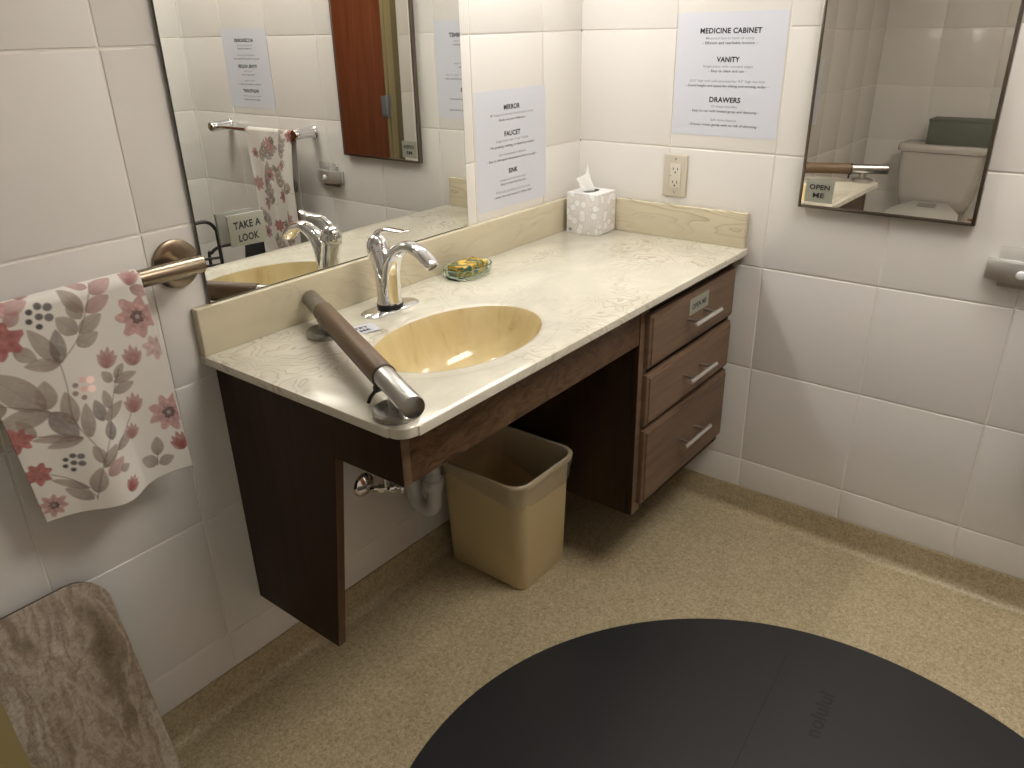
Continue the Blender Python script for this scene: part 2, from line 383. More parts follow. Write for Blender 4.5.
c = thing('drawer_cabinet', 'wall-hung dark walnut cabinet with three drawers under right end of countertop', 'cabinet', (-10.5, -.05, 9.7))
mb = MB(); mb.box(-20.85, -20.1, -20.0, -.05, 9.7, ZU); mb.box(-.95, -.25, -20.0, -.05, 9.7, ZU); mb.box(-20.1, -.95, -20.0, -.05, 9.7, 10.4); mb.box(-20.1, -.95, -.8, -.05, 10.4, ZU)
mb.build('carcass', M['wood'], c)
for a, b in ((-20.85, -19.3), (-1.4, -.25)): MB().box(a, b, -20.75, -20.01, 9.7, ZU, .03).build('stile', M['wood'], c)
for a, b in ((9.7, 10.9), (19.2, 20.4), (25.2, 26.6), (31.2, ZU)): MB().box(-19.29, -1.41, -20.7, -20.01, a, b).build('rail', M['wood'], c)
MB().box(-20.83, -19.32, -20.79, -20.74, 9.75, ZU - .02).build('left_stile', M['drawer'], c)
def drawer(z0, z1):
    x0, x1 = -20.0, -.75
    f = MB()
    n = 0
    rings = []
    for (e, yy) in ((0, -20.8), (0, -21.2), (.04, -21.3), (.32, -21.38), (.36, -21.5), (.42, -21.52)):
        rings.append([(x0 + e, yy, z0 + e), (x1 - e, yy, z0 + e), (x1 - e, yy, z1 - e), (x0 + e, yy, z1 - e)])
    f.loft(rings, smooth=False)
    dr = f.build('drawer', M['drawer'], c, sharp=10)
    MB().box(x0 + .9, x1 - .9, -20.75, -2, z0 + .7, z1 - 1.2).build('drawer_box', M['dark'], dr)
    zc = (z0 + z1) / 2 + .1; xc = -10.4; yb = -22.85
    MB().tube([(xc - 3.05, yb, zc), (xc + 3.05, yb, zc)], .23, 16).build('bar_pull', M['steel'], dr)
    for dx in (-1.9, 1.9): MB().tube([(xc + dx, -21.5, zc), (xc + dx, yb, zc)], .17, 12).build('pull_post', M['nickel'], dr)
    return zc
drawer(26.25, 31.75); drawer(20.0, 25.55); drawer(10.9, 19.45)

# ------------------------------------------------------------------ countertop with integral sink
ct = thing('countertop', 'cream marble vanity countertop with integral oval sink and splashes', 'countertop', (-26, -11, ZU))
SX, SY, SA, SB = -37.8, -13.5, 8.3, 5.63
n = 72
out = []
# outline: front-left corner is a rounded lobe between two small notches
out += [(-.12, -.12), (CX + .0, -.12), (CX, CY + 1.5), (CX + .12, CY + 1.42)]
out += [(CX + .12 + 1.3 * (1 - math.cos(a)), CY + .12 + 1.3 * (1 - math.sin(a))) for a in [i / 10 * PI / 2 for i in range(11)]]
out += [(CX + 1.5, CY), (-.6, CY), (-.28, CY + .1), (-.12, CY + .3)]
t = bmesh.new()
def el(sc, z): return [t.verts.new((SX + SA * sc * math.cos(2 * PI * i / n), SY + SB * (sc if sc < 1 else 1 + (sc - 1) * 1.35) * math.sin(2 * PI * i / n), z)) for i in range(n)]
def inset(pts, e):
    r = []; m = len(pts)
    for i in range(m):
        p, a, b = Vector(pts[i]), Vector(pts[i - 1]), Vector(pts[(i + 1) % m])
        d1 = (p - a).normalized(); d2 = (b - p).normalized()
        n1 = Vector((-d1.y, d1.x)); n2 = Vector((-d2.y, d2.x)); mm = (n1 + n2); mm = mm / max(.35, mm.dot(n1))
        r.append(tuple(p + mm * e))
    return r
ol = [[t.verts.new((x, y, z)) for x, y in inset(out, e)] for e, z in ((.08, ZT), (.025, ZT - .025), (.0, ZT - .08), (.0, ZU + .06), (.06, ZU))]
for a, b in zip(ol[:-1], ol[1:]):
    for i in range(len(out)):
        f = t.faces.new((a[i], a[(i + 1) % len(out)], b[(i + 1) % len(out)], b[i])); f.smooth = True
rim = [el(1.22, ZT), el(1.195, ZT - .05), el(1.17, ZT - .09), el(1.06, ZT - .13), el(1.02, ZT - .18), el(1.0, ZT - .28)]
for a, b in zip(rim[:-1], rim[1:]):
    for i in range(n):
        f = t.faces.new((a[i], a[(i + 1) % n], b[(i + 1) % n], b[i])); f.smooth = True
te = [e for e in t.edges if (e.verts[0] in ol[0] and e.verts[1] in ol[0]) or (e.verts[0] in rim[0] and e.verts[1] in rim[0])]
bmesh.ops.triangle_fill(t, use_beauty=True, edges=te)
bmesh.ops.recalc_face_normals(t, faces=t.faces[:])
mb = MB(); mb.bm.free(); mb.bm = t
top = mb.build('worktop', M['marble'], ct, sharp=40)
rings = [[(SX + SA * s_ * math.cos(2 * PI * i / n), SY + dy + SB * s_ * math.sin(2 * PI * i / n), z) for i in range(n)] for s_, dy, z in
         ((1.0, 0, ZT - .28), (.985, 0, ZT - .5), (.96, .0, ZT - 1.0), (.92, .05, ZT - 2.0), (.85, .1, ZT - 3.2), (.74, .15, ZT - 4.3), (.58, .2, ZT - 5.05), (.40, .3, ZT - 5.45), (.2, .4, ZT - 5.65), (.13, .4, ZT - 5.72))]
inner = rings
outer = [[(SX + (x - SX) * 1.03, SY + (y - SY) * 1.04, z - .35) for x, y, z in r] for r in rings[::-1]]
MB().loft(inner + outer, cap0=False, cap1=False).build('sink_bowl', M['sink'], ct)
MB().lathe([(1.12, -.1), (1.15, .0), (1.05, .06), (.8, .02), (.75, -.06), (.62, .02), (.3, .08), (.01, .09)], (SX, SY + .4, ZT - 5.68)).build('drain_stopper', M['chrome'], ct)
MB().box(CX + .05, -.1, -.85, -.06, ZT - .02, 37.75, .1, 3).build('backsplash', M['splash'], ct)
MB().box(-.85, -.06, CY + .35, -.87, ZT - .02, 37.75, .1, 3).build('side_splash', M['sidesplash'], ct)

# ------------------------------------------------------------------ faucet
fx, fy = -36.85, -4.38
fa = thing('faucet', 'chrome single-lever faucet on an oblong plate behind the sink', 'faucet', (fx, fy, ZT))
def oblong(hx, r, z):
    p = []
    for k in range(13): a = -PI / 2 + k / 12 * PI; p.append((fx + hx - r + r * math.cos(a), fy + r * math.sin(a), z))
    for k in range(13): a = PI / 2 + k / 12 * PI; p.append((fx - hx + r + r * math.cos(a), fy + r * math.sin(a), z))
    return p
MB().loft([oblong(3.1, 1.2, ZT), oblong(3.1, 1.2, ZT + .08), oblong(2.95, 1.06, ZT + .2), oblong(2.5, .7, ZT + .28)]).build('base_plate', M['chrome'], fa)
MB().lathe([(1.1, .22), (1.17, .26), (1.17, .62), (1.1, .66)], (fx, fy, ZT)).build('black_ring', M['black'], fa)
body = [(fx, fy, ZT + .6), (fx, fy, ZT + 1.2), (fx, fy + .12, ZT + 2.4), (fx, fy + .35, ZT + 3.6), (fx, fy + .65, ZT + 4.6), (fx, fy + .8, ZT + 5.1)]
MB().tube(spline(body, 5), [(r_, r_ * 1.0) for r_ in np.interp(np.linspace(0, 1, 26), [0, .3, .6, 1], [1.15, 1.0, .93, 1.02])], 28, up=(1, 0, 0)).build('body', M['chrome'], fa)
sp = [(fx, fy - .25, ZT + .75), (fx, fy - .33, ZT + 2.2), (fx, fy - .6, ZT + 3.9), (fx, fy - 1.4, ZT + 5.3), (fx, fy - 2.8, ZT + 6.0), (fx, fy - 4.2, ZT + 5.75), (fx, fy - 5.15, ZT + 5.1), (fx, fy - 5.5, ZT + 4.75)]
ns = len(spline(sp, 6))
rr = [(a, b) for a, b in zip(np.interp(np.linspace(0, 1, ns), [0, .35, .6, .85, 1], [.98, .84, .74, .72, .66]), np.interp(np.linspace(0, 1, ns), [0, .35, .6, .85, 1], [.85, .66, .5, .54, .48]))]
MB().tube(spline(sp, 6), rr, 28, up=(1, 0, 0)).build('spout', M['chrome'], fa)
e = Vector(sp[-1]); dd = (e - Vector(sp[-2])).normalized()
MB().lathe([(.42, -.05), (.45, .12), (.36, .16), (.34, .05)], e, dd).build('aerator', M['nickel'], fa)
hc = Vector((fx, fy + .85, ZT + 5.2))
hn = MB().lathe([(.93, -.35), (.99, -.1), (1.0, .25), (.93, .7), (.72, 1.1), (.38, 1.36), (.02, 1.42)], hc, (0, .12, 1)).build('handle_dome', M['chrome'], fa)
lv = [hc + Vector(q) for q in ((0, .3, 1.0), (0, -.1, 1.55), (0, -1.0, 1.95), (0, -2.2, 2.0), (0, -3.3, 2.05), (0, -4.05, 2.25))]
ml = len(spline(lv, 6))
MB().tube(spline(lv, 6), [(a, b) for a, b in zip(np.interp(np.linspace(0, 1, ml), [0, .3, .7, .93, 1], [.35, .34, .46, .36, .12]), np.interp(np.linspace(0, 1, ml), [0, .3, .7, 1], [.3, .2, .17, .08]))], 20, up=(1, 0, 0)).build('lever', M['chrome'], fa)
MB().lathe([(.13, 0), (.13, .04), (.01, .05)], hc + Vector((-.55, -.72, .28)), (-.6, -.8, 0)).build('temperature_dot', M['red'], fa)

# ------------------------------------------------------------------ grab bar on the countertop
g = thing('grab_bar', 'brushed nickel grab bar with brown grip standing across left of the sink', 'grab bar', (-47.7, -12, ZT))
f1 = Vector((-44.45, -4.75, ZT)); f2 = Vector((-51.3, -20.0, ZT)); dr_ = (f2 - f1).normalized(); zc = 1.98
for f in (f1, f2):
    MB().lathe([(1.55, 0), (1.6, .12), (1.6, .38), (1.45, .52), (.7, .56)], f).build('flange', M['nickel'], g)
    MB().tube([f + Vector((0, 0, .5)), f + Vector((0, 0, zc - .3))], .5, 20).build('post', M['nickel'], g)
a0 = f1 - dr_ * 4.0; a1 = f2 + dr_ * 3.5; up_ = Vector((0, 0, zc))
MB().lathe([(.62, 0), (.72, .04), (.75, .12), (.75, (a1 - a0).length - .12), (.72, (a1 - a0).length - .04), (.62, (a1 - a0).length)], a0 + up_, dr_).build('bar', M['nickel'], g)
s0 = f1 - dr_ * .1; s1 = f2 - dr_ * 1.75; L = (s1 - s0).length
MB().lathe([(.74, 0), (.80, .04), (.83, .15), (.83, L - .15), (.80, L - .04), (.74, L)], s0 + up_, dr_).build('grip_sleeve', M['grip'], g)
side = dr_.cross(Vector((0, 0, 1)))
seam = MB(); seam.tube([s0 + up_ + side * .5 - Vector((0, 0, .7)), s1 + up_ + side * .5 - Vector((0, 0, .7))], .12, 8); seam.build('sleeve_seam', M['black'], g)
zt_ = MB(); q = s1 + up_ - dr_ * .15
zt_.lathe([(.82, -.08), (.85, -.07), (.85, .07), (.82, .08)], q, dr_)
k0 = q + side * .55 - Vector((0, 0, .75)); zt_.box(k0.x - .22, k0.x + .22, k0.y - .22, k0.y + .22, k0.z - .22, k0.z + .22, .05)
zt_.tube([k0, k0 + side * .5 + Vector((0, 0, -.5)), k0 + side * .7 + Vector((0, 0, -.9))], (.13), 8); zt_.build('cable_tie', M['black'], g)

# ------------------------------------------------------------------ soap dish, soap, tissue box, small sticker
sd = thing('soap_dish', 'oval clear green glass soap dish near backsplash', 'soap dish', (-25.1, -3.3, ZT))
def oval(cx, cy, a, b, z, m=40, p=2.6): return [(cx + a * abs(math.cos(t_)) ** (2 / p) * (1 if math.cos(t_) >= 0 else -1), cy + b * abs(math.sin(t_)) ** (2 / p) * (1 if math.sin(t_) >= 0 else -1), z) for t_ in [2 * PI * i / m for i in range(m)]]
sc = (-25.1, -3.3)
MB().loft([oval(*sc, a, b, ZT + z) for a, b, z in ((2.2, 1.25, .01), (2.5, 1.55, .06), (2.72, 1.8, .5), (2.8, 1.88, 1.0), (2.74, 1.82, 1.07), (2.66, 1.74, 1.0), (2.56, 1.64, .5), (2.3, 1.4, .3), (1.2, .7, .27))]).build('dish', M['glass'], sd)
tag(MB().box(-26.95, -23.15, -4.4, -2.2, ZT + .31, ZT + 1.35, .2, 3).build('soap_bar', M['soap'], base=(-25.1, -3.3, ZT + .31)), 'teal and amber swirled soap bar lying in the glass dish', 'soap')
tb = thing('tissue_box', 'white patterned cube tissue box in countertop corner', 'tissue box', (-3.15, -3.35, ZT))
x0, x1, y0, y1, z0, z1 = -4.95, -.9, -5.75, -1.45, ZT, ZT + 4.75
MB().box(x0, x1, y0, y1, z0 + .01, z1, .06).build('carton', M['carton'], tb)
t = bmesh.new(); mx, my = (x0 + x1) / 2, (y0 + y1) / 2
o_ = [(x0 + .04, y0 + .04), (x1 - .04, y0 + .04), (x1 - .04, y1 - .04), (x0 + .04, y1 - .04)]
MB().box(x0 + .06, x1 - .06, y0 + .06, y1 - .06, z1 - .005, z1 + .02).build('carton_top', M['cartontop'], tb)
MB().prism([(mx + 1.3 * math.cos(2 * PI * i / 32), my + .75 * math.sin(2 * PI * i / 32)) for i in range(32)], z1 + .02, z1 + .03).build('opening', M['black'], tb)
MB().box(x0 - .01, x0 + .02, y0 + 3.55, y0 + 3.95, z0 + .25, z0 + .6).build('printed_mark', M['dirt'], tb)
gr = []
for i in range(13):
    u = i / 12; row = []
    for k_ in range(15):
        w_ = k_ / 14
        x = mx - .55 + (w_ - .5) * (2.5 - .2 * u) - .7 * u + .18 * math.sin(w_ * 9 + u * 3)
        y = my + .05 + .35 * math.sin(w_ * 7) * (1 - .3 * u) + .35 * u + .12 * math.sin(w_ * 15 + u * 4)
        z = z1 + .0 + u * (1.5 + 1.9 * w_ ** 1.2) - .25 * u * math.sin(w_ * PI)
        row.append((x, y, z))
    gr.append(row)
tp = MB().loft(gr, cap0=False, cap1=False, closed=False)
sheet = tp.build('tissue', M['tissue'], tb); md = sheet.modifiers.new('s', 'SOLIDIFY'); md.thickness = .02 * S
def rot_pts(c, ang, pts): return [(c[0] + p[0] * math.cos(ang) - p[1] * math.sin(ang), c[1] + p[0] * math.sin(ang) + p[1] * math.cos(ang)) for p in pts]
stc = (-41.85, -6.3); sta = R(-14)
st = tag(MB().prism(rot_pts(stc, sta, [(-1.25, -.95), (1.25, -.95), (1.25, .95), (-1.25, .95)]), ZT + .004, ZT + .02).build('sticker', M['paper'], base=(*stc, ZT)), 'small white sticker between the grab bar and the faucet plate', 'label')
ri = Vector((math.cos(sta), math.sin(sta), 0)); uu = Vector((-math.sin(sta), math.cos(sta), 0))
text_shapes([('TRY', 0, .12, 1.3, .42, 2), ('ME', 0, -.58, .95, .42, 2)], (stc[0], stc[1], ZT + .02), ri, uu, 'lettering', M['ink'], st)

# ------------------------------------------------------------------ wall mirror, signs
mr = thing('wall_mirror', 'large frameless wall mirror resting on the backsplash', 'mirror', (-36.3, -.02, 37.75))
MB().box(-51.2, -22.0, -.22, -.02, 38.0, 63.2, .03).build('backing', M['mirror_edge'], mr)
MB().box(-51.6, -21.38, -.38, -.23, 37.78, 63.5, .03).build('glass_edge', M['mirror_edge'], mr)
MB().box(-51.53, -21.45, -.40, -.36, 37.86, 63.4).build('mirror_glass', M['mirror'], mr)
cd = thing('sign_card', 'grey card lettered TAKE A LOOK standing off the wall mirror', 'card', (-47.1, -1.1, 43))
cq = [(-49.4, 41.8), (-46.2, 41.65), (-46.25, 44.1), (-49.45, 44.15)]
MB().prism(cq, -1.25, -1.1, 'y', .02).build('card_face', M['card'], cd)
MB().prism([(p[0] + (.04 if i in (0, 3) else -.04), p[1]) for i, p in enumerate(cq)], -1.09, -1.04, 'y').build('card_back', M['cardback'], cd)
MB().box(-47.8, -47.0, -1.04, -.402, 42.6, 43.4, .03).build('foam_mount', M['cardback'], cd)
text_shapes([('TAKE A', 0, .12, 2.4, .55, 1.3), ('LOOK', 0, -.86, 1.8, .55, 1.3)], (-47.82, -1.25, 42.95), (1, 0, 0), (0, 0, 1), 'lettering', M['ink'], cd)

def sign(label, plane, corner, w, h, heads, bodies, bolds):
    """corner = top left as read; plane 'y': on the mirror wall, 'x': on the right wall"""
    if plane == 'y': o0 = (corner[0] + w / 2, 0, corner[1] - h / 2); rt = Vector((1, 0, 0)); box = (corner[0], corner[0] + w, -.03, -.005)
    else: o0 = (0, corner[0] - w / 2, corner[1] - h / 2); rt = Vector((0, -1, 0)); box = (-.03, -.005, corner[0] - w, corner[0])
    s_ = thing('wall_sign', label, 'sign', o0, 'laminated wall signs')
    MB().box(*box, corner[1] - h, corner[1]).build('sheet', M['paper'], s_)
    og = Vector(o0) + (Vector((0, -.03, 0)) if plane == 'y' else Vector((-.03, 0, 0)))
    cv = lambda L_, cap, b: [(tx, (du if du else 0), h / 2 - fr * h, wd, cap, b) for (tx, fr, wd, du) in L_]
    text_shapes(cv(heads, .50, 1.5), og, rt, (0, 0, 1), 'heading', M['ink'], s_)
    text_shapes(cv(bodies, .25, .1), og, rt, (0, 0, 1), 'grey_line', M['greyink'], s_)
    text_shapes(cv(bolds, .25, .2), og, rt, (0, 0, 1), 'bold_line', M['ink'], s_)
sign('white sign headed MEDICINE CABINET on wall above the outlet', 'x', (-12.1, 57.45), 11.75, 12.05,
     [('MEDICINE CABINET', .165, 6.6, 0), ('VANITY', .39, 2.5, 0), ('DRAWERS', .715, 3.45, 0)],
     [('Mounted low in front of vanity', .213, 5.2, 0), ('Single piece with rounded edges', .435, 5.4, 0), ('33.5" high and wall-mounted for 9.5" high toe kick', .553, 8.3, 0), ('D-shape handles', .76, 2.8, 0), ('Soft close feature', .873, 2.9, 0)],
     [('- Efficient and reachable location -', .25, 5.9, 0), ('- Easy to clean and use -', .472, 4.1, 0), ('- Good height and space for sitting and moving under -', .592, 9.1, 0), ('- Easy to use with limited grasp and dexterity -', .80, 7.7, 0), ('- Drawer closes gently with no risk of slamming -', .915, 7.9, 0)])
sign('white sign headed MIRROR, FAUCET and SINK beside the big mirror', 'y', (-19.3, 50.65), 12.1, 12.15,
     [('MIRROR', .165, 2.75, 0), ('FAUCET', .385, 2.75, 0), ('SINK', .705, 1.6, 0)],
     [('48" long and mounted directly above vanity', .212, 7.4, 0), ('Single lever with "loop" handle', .43, 5.6, 0), ('Low temperature indicators', .545, 4.7, 0), ('Integrated sink with drain', .765, 4.6, 0), ('Drain and plumbing moved to back', .865, 6.0, 0)],
     [('- Easily see your reflection -', .255, 4.9, 0), ('- No grasping, twisting, or dexterity needed -', .475, 8.0, 0), ('- Easy to distinguish temperature from any angle -', .588, 8.7, 0), ('- Easy to reach into the sink -', .80, 4.8, 0), ('- Leaves more open space for sitting under -', .905, 7.0, 0)])
sign('white sign above the chrome towel bar, seen in the big mirror', 'x', (-60.1, 57.2), 12.1, 12.2,
     [('ACCESSORIES', .17, 5.2, 0), ('TOWEL HOLDER', .49, 5.2, 0), ('NIGHTLIGHT', .80, 4.3, 0)],
     [('Within easy reach of vanity', .22, 4.2, 0), ('Rounded edges and no sharp corners', .34, 4.8, 0), ('Easy to grip', .54, 2.2, 0), ('Holds weight', .66, 2.8, 0), ('Motion sensor activated', .855, 4.8, 0)],
     [('- Convenient and useful -', .26, 4.4, 0), ('- Reduces risk of injury while moving around -', .385, 7.4, 0), ('- Towel stays in place -', .585, 4.2, 0), ('- Doubles as support for balance -', .705, 6.4, 0), ('- Lights the way at night -', .90, 5.0, 0)])

sign('white sign on wall left of the towel, seen in medicine cabinet mirror', 'y', (-87.3, 50.7), 12.1, 12.2,
     [('GRAB BARS', .17, 4.2, 0), ('TOWEL BAR', .43, 4.2, 0), ('SUPPORT', .80, 3.6, 0)],
     [('Easy to grip', .22, 4.2, 0), ('Within easy reach', .48, 4.8, 0), ('Rounded edges', .66, 3.8, 0), ('Mounted to studs', .85, 4.2, 0)],
     [('- Helps with standing -', .26, 5.6, 0), ('- Holds weight and towels -', .53, 6.4, 0), ('- No sharp corners -', .71, 5.2, 0), ('- Safe for balance -', .90, 5.0, 0)])
# outlet
ou = thing('wall_outlet', 'almond duplex wall outlet above the side splash', 'outlet', (-.02, -12.9, 40.9))
MB().box(-.22, -.01, -14.33, -11.47, 38.57, 43.2, .1, 3).build('cover_plate', M['almond'], ou)
MB().box(-.30, -.2, -13.58, -12.27, 39.55, 42.2, .03).build('receptacle', M['almond2'], ou)
for zz in (40.2, 41.65):
    for yy in (-12.68, -13.22): MB().box(-.312, -.295, yy - .045, yy + .045, zz - .16, zz + .14).build('slot', M['hole'], ou)
    MB().lathe([(.1, -.01), (.1, .008)], (-.304, -12.95, zz - .38), (-1, 0, 0), 12).build('ground_hole', M['hole'], ou)
MB().box(-.312, -.295, -12.45, -12.35, 40.8, 40.9).build('indicator', M['hole'], ou)
for zz in (39.05, 42.7): MB().lathe([(.13, 0), (.13, .03), (.02, .05)], (-.21, -12.9, zz), (-1, 0, 0), 14).build('screw', M['nickel'], ou)

# ------------------------------------------------------------------ medicine cabinet
mc = thing('medicine_cabinet', 'steel framed mirrored medicine cabinet on the right wall', 'medicine cabinet', (0, -35.3, 39.2))
MB().box(-.26, -.01, -43.2, -27.5, 39.4, 66.3).build('body', M['frame'], mc)
TILT = .0078
def lean(mb, x0=None):
    for v_ in mb.bm.verts: v_.co.x += (v_.co.z - 39.2) * TILT
    return mb
lean(MB().box(-.83, -.30, -43.35, -27.3, 39.2, 66.5, .04)).build('door', M['mirror_edge'], mc)
lean(MB().box(-.87, -.80, -43.08, -27.55, 39.48, 66.2)).build('mirror_glass', M['mirror2'], mc)
for b in ((-43.4, -43.1, 39.15, 66.55), (-27.55, -27.25, 39.15, 66.55), (-43.1, -27.55, 39.15, 39.47), (-43.1, -27.55, 66.2, 66.55)): lean(MB().box(-.93, -.30, b[0], b[1], b[2], b[3], .04)).build('frame_rail', M['frame'], mc)
om = thing('label_card', 'grey card lettered OPEN ME on corner of medicine cabinet mirror', 'label', (-.9, -29.2, 41))
lean(MB().box(-.915, -.885, -30.6, -27.82, 39.78, 42.08)).build('card_face', M['card'], om)
text_shapes([('OPEN', 0, .15, 2.0, .47, 1.2), ('ME', 0, -.65, 1.15, .47, 1.0)], (-.918, -29.2, 40.92), (0, -1, 0), (0, 0, 1), 'lettering', M['ink'], om)
od = thing('label_card', 'grey strip label lettered OPEN ME on the top drawer', 'label', (-10, -21.5, 30))
MB().box(-12.2, -7.9, -21.56, -21.525, 29.45, 31.15).build('card_face', M['card'], od)
text_shapes([('OPEN ME', 0, -.33, 3.2, .55, 1.2)], (-10.05, -21.56, 30.3), (1, 0, 0), (0, 0, 1), 'lettering', M['ink'], od)

# ------------------------------------------------------------------ motion night light
nl = thing('night_light', 'brushed steel motion sensor night light below the medicine cabinet', 'night light', (0, -47.95, 35.5))
def arc(h0, h1, th): 
    p = []
    for i in range(13):
        u = -1 + 2 * i / 12; p.append((-.35 - 1.0 * (1 - u * u) - .15, -47.95 - u * 3.0))
    return p
a_ = arc(0, 0, 0); pts = a_ + [(-.05, -47.95 - 2.9), (-.05, -47.95 + 2.9)]
MB().prism(pts, 34.55, 36.45, 'z', .04).build('housing', M['steel'], nl)
MB().lathe([(.44, -.1), (.43, .08), (.3, .24), (.02, .3)], (-1.47, -47.95, 35.45), (-1, 0, 0)).build('sensor_dome', M['sensor'], nl)
MB().box(-.45, -.3, -50.1, -45.8, 36.46, 37.6, .03).build('light_panel', M['acrylic'], nl)
MB().box(-.3, -.02, -49.8, -46.1, 33.9, 34.54).build('wall_bracket', M['nickel'], nl)

# ------------------------------------------------------------------ wall grab bar and towels
wb = thing('grab_bar', 'bronze grab bar on the tiled wall left of the mirror', 'grab bar', (-62, 0, 41.6))
for xx in (-53.5, -72.0):
    fl = MB().lathe([(1.78, 0), (1.82, .08), (1.78, .3), (1.55, .42), (1.2, .46), (.75, .5)], (xx, -.01, 41.35), (0, -1, 0), 48).build('flange', M['bronze'], wb)
    MB().tube([(xx, -.4, 41.35), (xx, -2.6, 41.62)], .42, 20).build('post', M['bronze'], wb)
MB().lathe([(.5, 0), (.6, .05), (.62, .14), (.62, 19.36), (.6, 19.45), (.5, 19.5)], (-53.0, -2.9, 41.7), (-1, 0, 0), 36).build('bar', M['bronze'], wb)
tbar = thing('towel_bar', 'chrome towel bar on right wall reflected in the big mirror', 'towel bar', (0, -65.5, 42))
for yy in (-51.0, -73.5):
    MB().lathe([(1.05, 0), (1.05, .2), (.9, .3), (.78, .6), (.76, 2.5), (.82, 2.9), (.82, 3.9), (.7, 4.1), (.02, 4.15)], (-.01, yy, 42.0), (-1, 0, 0)).build('post', M['chrome'], tbar)
MB().tube([(-3.1, -51.3, 42.0), (-3.1, -73.2, 42.0)], .42, 20).build('rail', M['chrome'], tbar)

# --- cotton print, drawn as flat pigment into a grid of colours
def homog(src, dst):
    A = []
    for (x, y), (u, v_) in zip(src, dst):
        A.append([x, y, 1, 0, 0, 0, -u * x, -u * y, -u]); A.append([0, 0, 0, x, y, 1, -v_ * x, -v_ * y, -v_])
    _, _, vt = np.linalg.svd(np.array(A, float)); return vt[-1].reshape(3, 3)
class Print:
    def __init__(s, w, h, res=.06):
        s.w, s.h, s.res = w, h, res; s.nx, s.ny = int(w / res) + 1, int(h / res) + 1
        s.X, s.Y = np.meshgrid(np.linspace(0, w, s.nx), np.linspace(0, h, s.ny))
        s.C = np.ones((s.ny, s.nx, 3)) * np.array((.73, .70, .65)); s.rng = np.random.RandomState(3)
        s.nz = sum(np.sin(s.X * a + s.Y * b + c_) for a, b, c_ in ((5.1, 2.3, 0), (2.2, -6.1, 1), (-7.3, 4.4, 2), (11, 9, .5), (-9, 13, 3))) / 5
    def paint(s, mask, col, a): m = np.clip(mask, 0, 1)[..., None] * a; s.C = s.C * (1 - m) + np.array(col) * m
    def soft(s, d, e=.035): return np.clip(.5 - d / (2 * e), 0, 1)
    def leaf(s, p0, p1, wd, col=(.27, .205, .165), a=.8):
        p0, p1 = np.array(p0), np.array(p1); L = np.linalg.norm(p1 - p0); d = (p1 - p0) / L
        t_ = ((s.X - p0[0]) * d[0] + (s.Y - p0[1]) * d[1]) / L; q = (-(s.X - p0[0]) * d[1] + (s.Y - p0[1]) * d[0])
        tt = np.clip(t_, 0, 1); prof_ = wd * (np.sin(PI * tt ** .85)) ** .75
        dist = np.abs(q) - prof_; dist = np.where((t_ < 0) | (t_ > 1), 1, dist)
        tone = .72 + .28 * tt + .16 * s.nz
        s.paint(s.soft(dist), col, a * .9)
        s.paint(s.soft(dist) * np.clip(.9 - tt * 1.4, 0, 1), tuple(.55 * c_ for c_ in col), .45)
        s.paint(s.soft(dist) * np.clip(s.nz, 0, 1), (.55, .47, .42), .35)
        s.paint(s.soft(np.abs(q) - .018) * ((t_ > 0) & (t_ < .9)), tuple(.7 * c_ for c_ in col), .35)
    def stem(s, pts, wd=.035, col=(.17, .13, .12), a=.75):
        P = [np.array(p[:2]) for p in spline([(*p, 0) for p in pts], 6)]
        m = np.zeros_like(s.X)
        for p, q in zip(P[:-1], P[1:]):
            d = q - p; L2 = d @ d + 1e-9; t_ = np.clip(((s.X - p[0]) * d[0] + (s.Y - p[1]) * d[1]) / L2, 0, 1)
            m = np.maximum(m, s.soft(np.hypot(s.X - p[0] - t_ * d[0], s.Y - p[1] - t_ * d[1]) - wd))
        s.paint(m, col, a)
    def flower(s, c_, r, col, lobes=8, ph=0, a=.85, eye=True, spiky=.16):
        dx, dy = s.X - c_[0], s.Y - c_[1]; rr_ = np.hypot(dx, dy); th = np.arctan2(dy, dx) + ph
        ed = r * (1 - spiky + spiky * np.cos(th * lobes) + .05 * np.sin(th * 3 + 1) + .07 * s.nz)
        m = s.soft(rr_ - ed, .05)
        s.paint(m, col, a); s.paint(m * np.clip(1 - np.abs(rr_ / r - .45) * 3, 0, 1) * (.5 + .5 * np.cos(th * lobes + 1)), tuple(.72 * q for q in col), .6)
        s.paint(m * np.clip(s.nz * 1.3, 0, 1), tuple(min(1, q * 1.6 + .06) for q in col), .5)
        if eye:
            s.paint(s.soft(rr_ - r * .28 * (1 + .4 * s.nz), .05), (.06, .05, .05), .75)
            for k_ in range(9):
                an = k_ * 2.4; s.paint(s.soft(np.hypot(dx - r * .3 * math.cos(an), dy - r * .3 * math.sin(an)) - .05), (.03, .025, .025), .9)
            s.paint(s.soft(rr_ - r * .1, .05), (.45, .42, .38), .7)
    def bud(s, c_, r, ang, col=(.36, .115, .105)):
        for k_ in (-.85, -.42, 0, .42, .85):
            L = r * (1.9 - .5 * abs(k_)); s.leaf((c_[0] - .5 * r * math.cos(ang), c_[1] - .5 * r * math.sin(ang)), (c_[0] + L * .8 * math.cos(ang + k_), c_[1] + L * .8 * math.sin(ang + k_)), r * .34, col, .85)
    def berries(s, c_, r=.5, col=(.035, .032, .032)):
        for k_, (ax, ay) in enumerate(((-.7, -.5), (.05, -.8), (.75, -.55), (-.95, .25), (-.1, .05), (.6, .3), (-.35, .85))):
            s.paint(s.soft(np.hypot((s.X - c_[0] - ax * r), (s.Y - c_[1] - ay * r) * 1.1) - r * (.27 + .05 * (k_ % 3)), .04), tuple(q * (1 + 1.6 * (k_ % 3)) for q in col), .9)
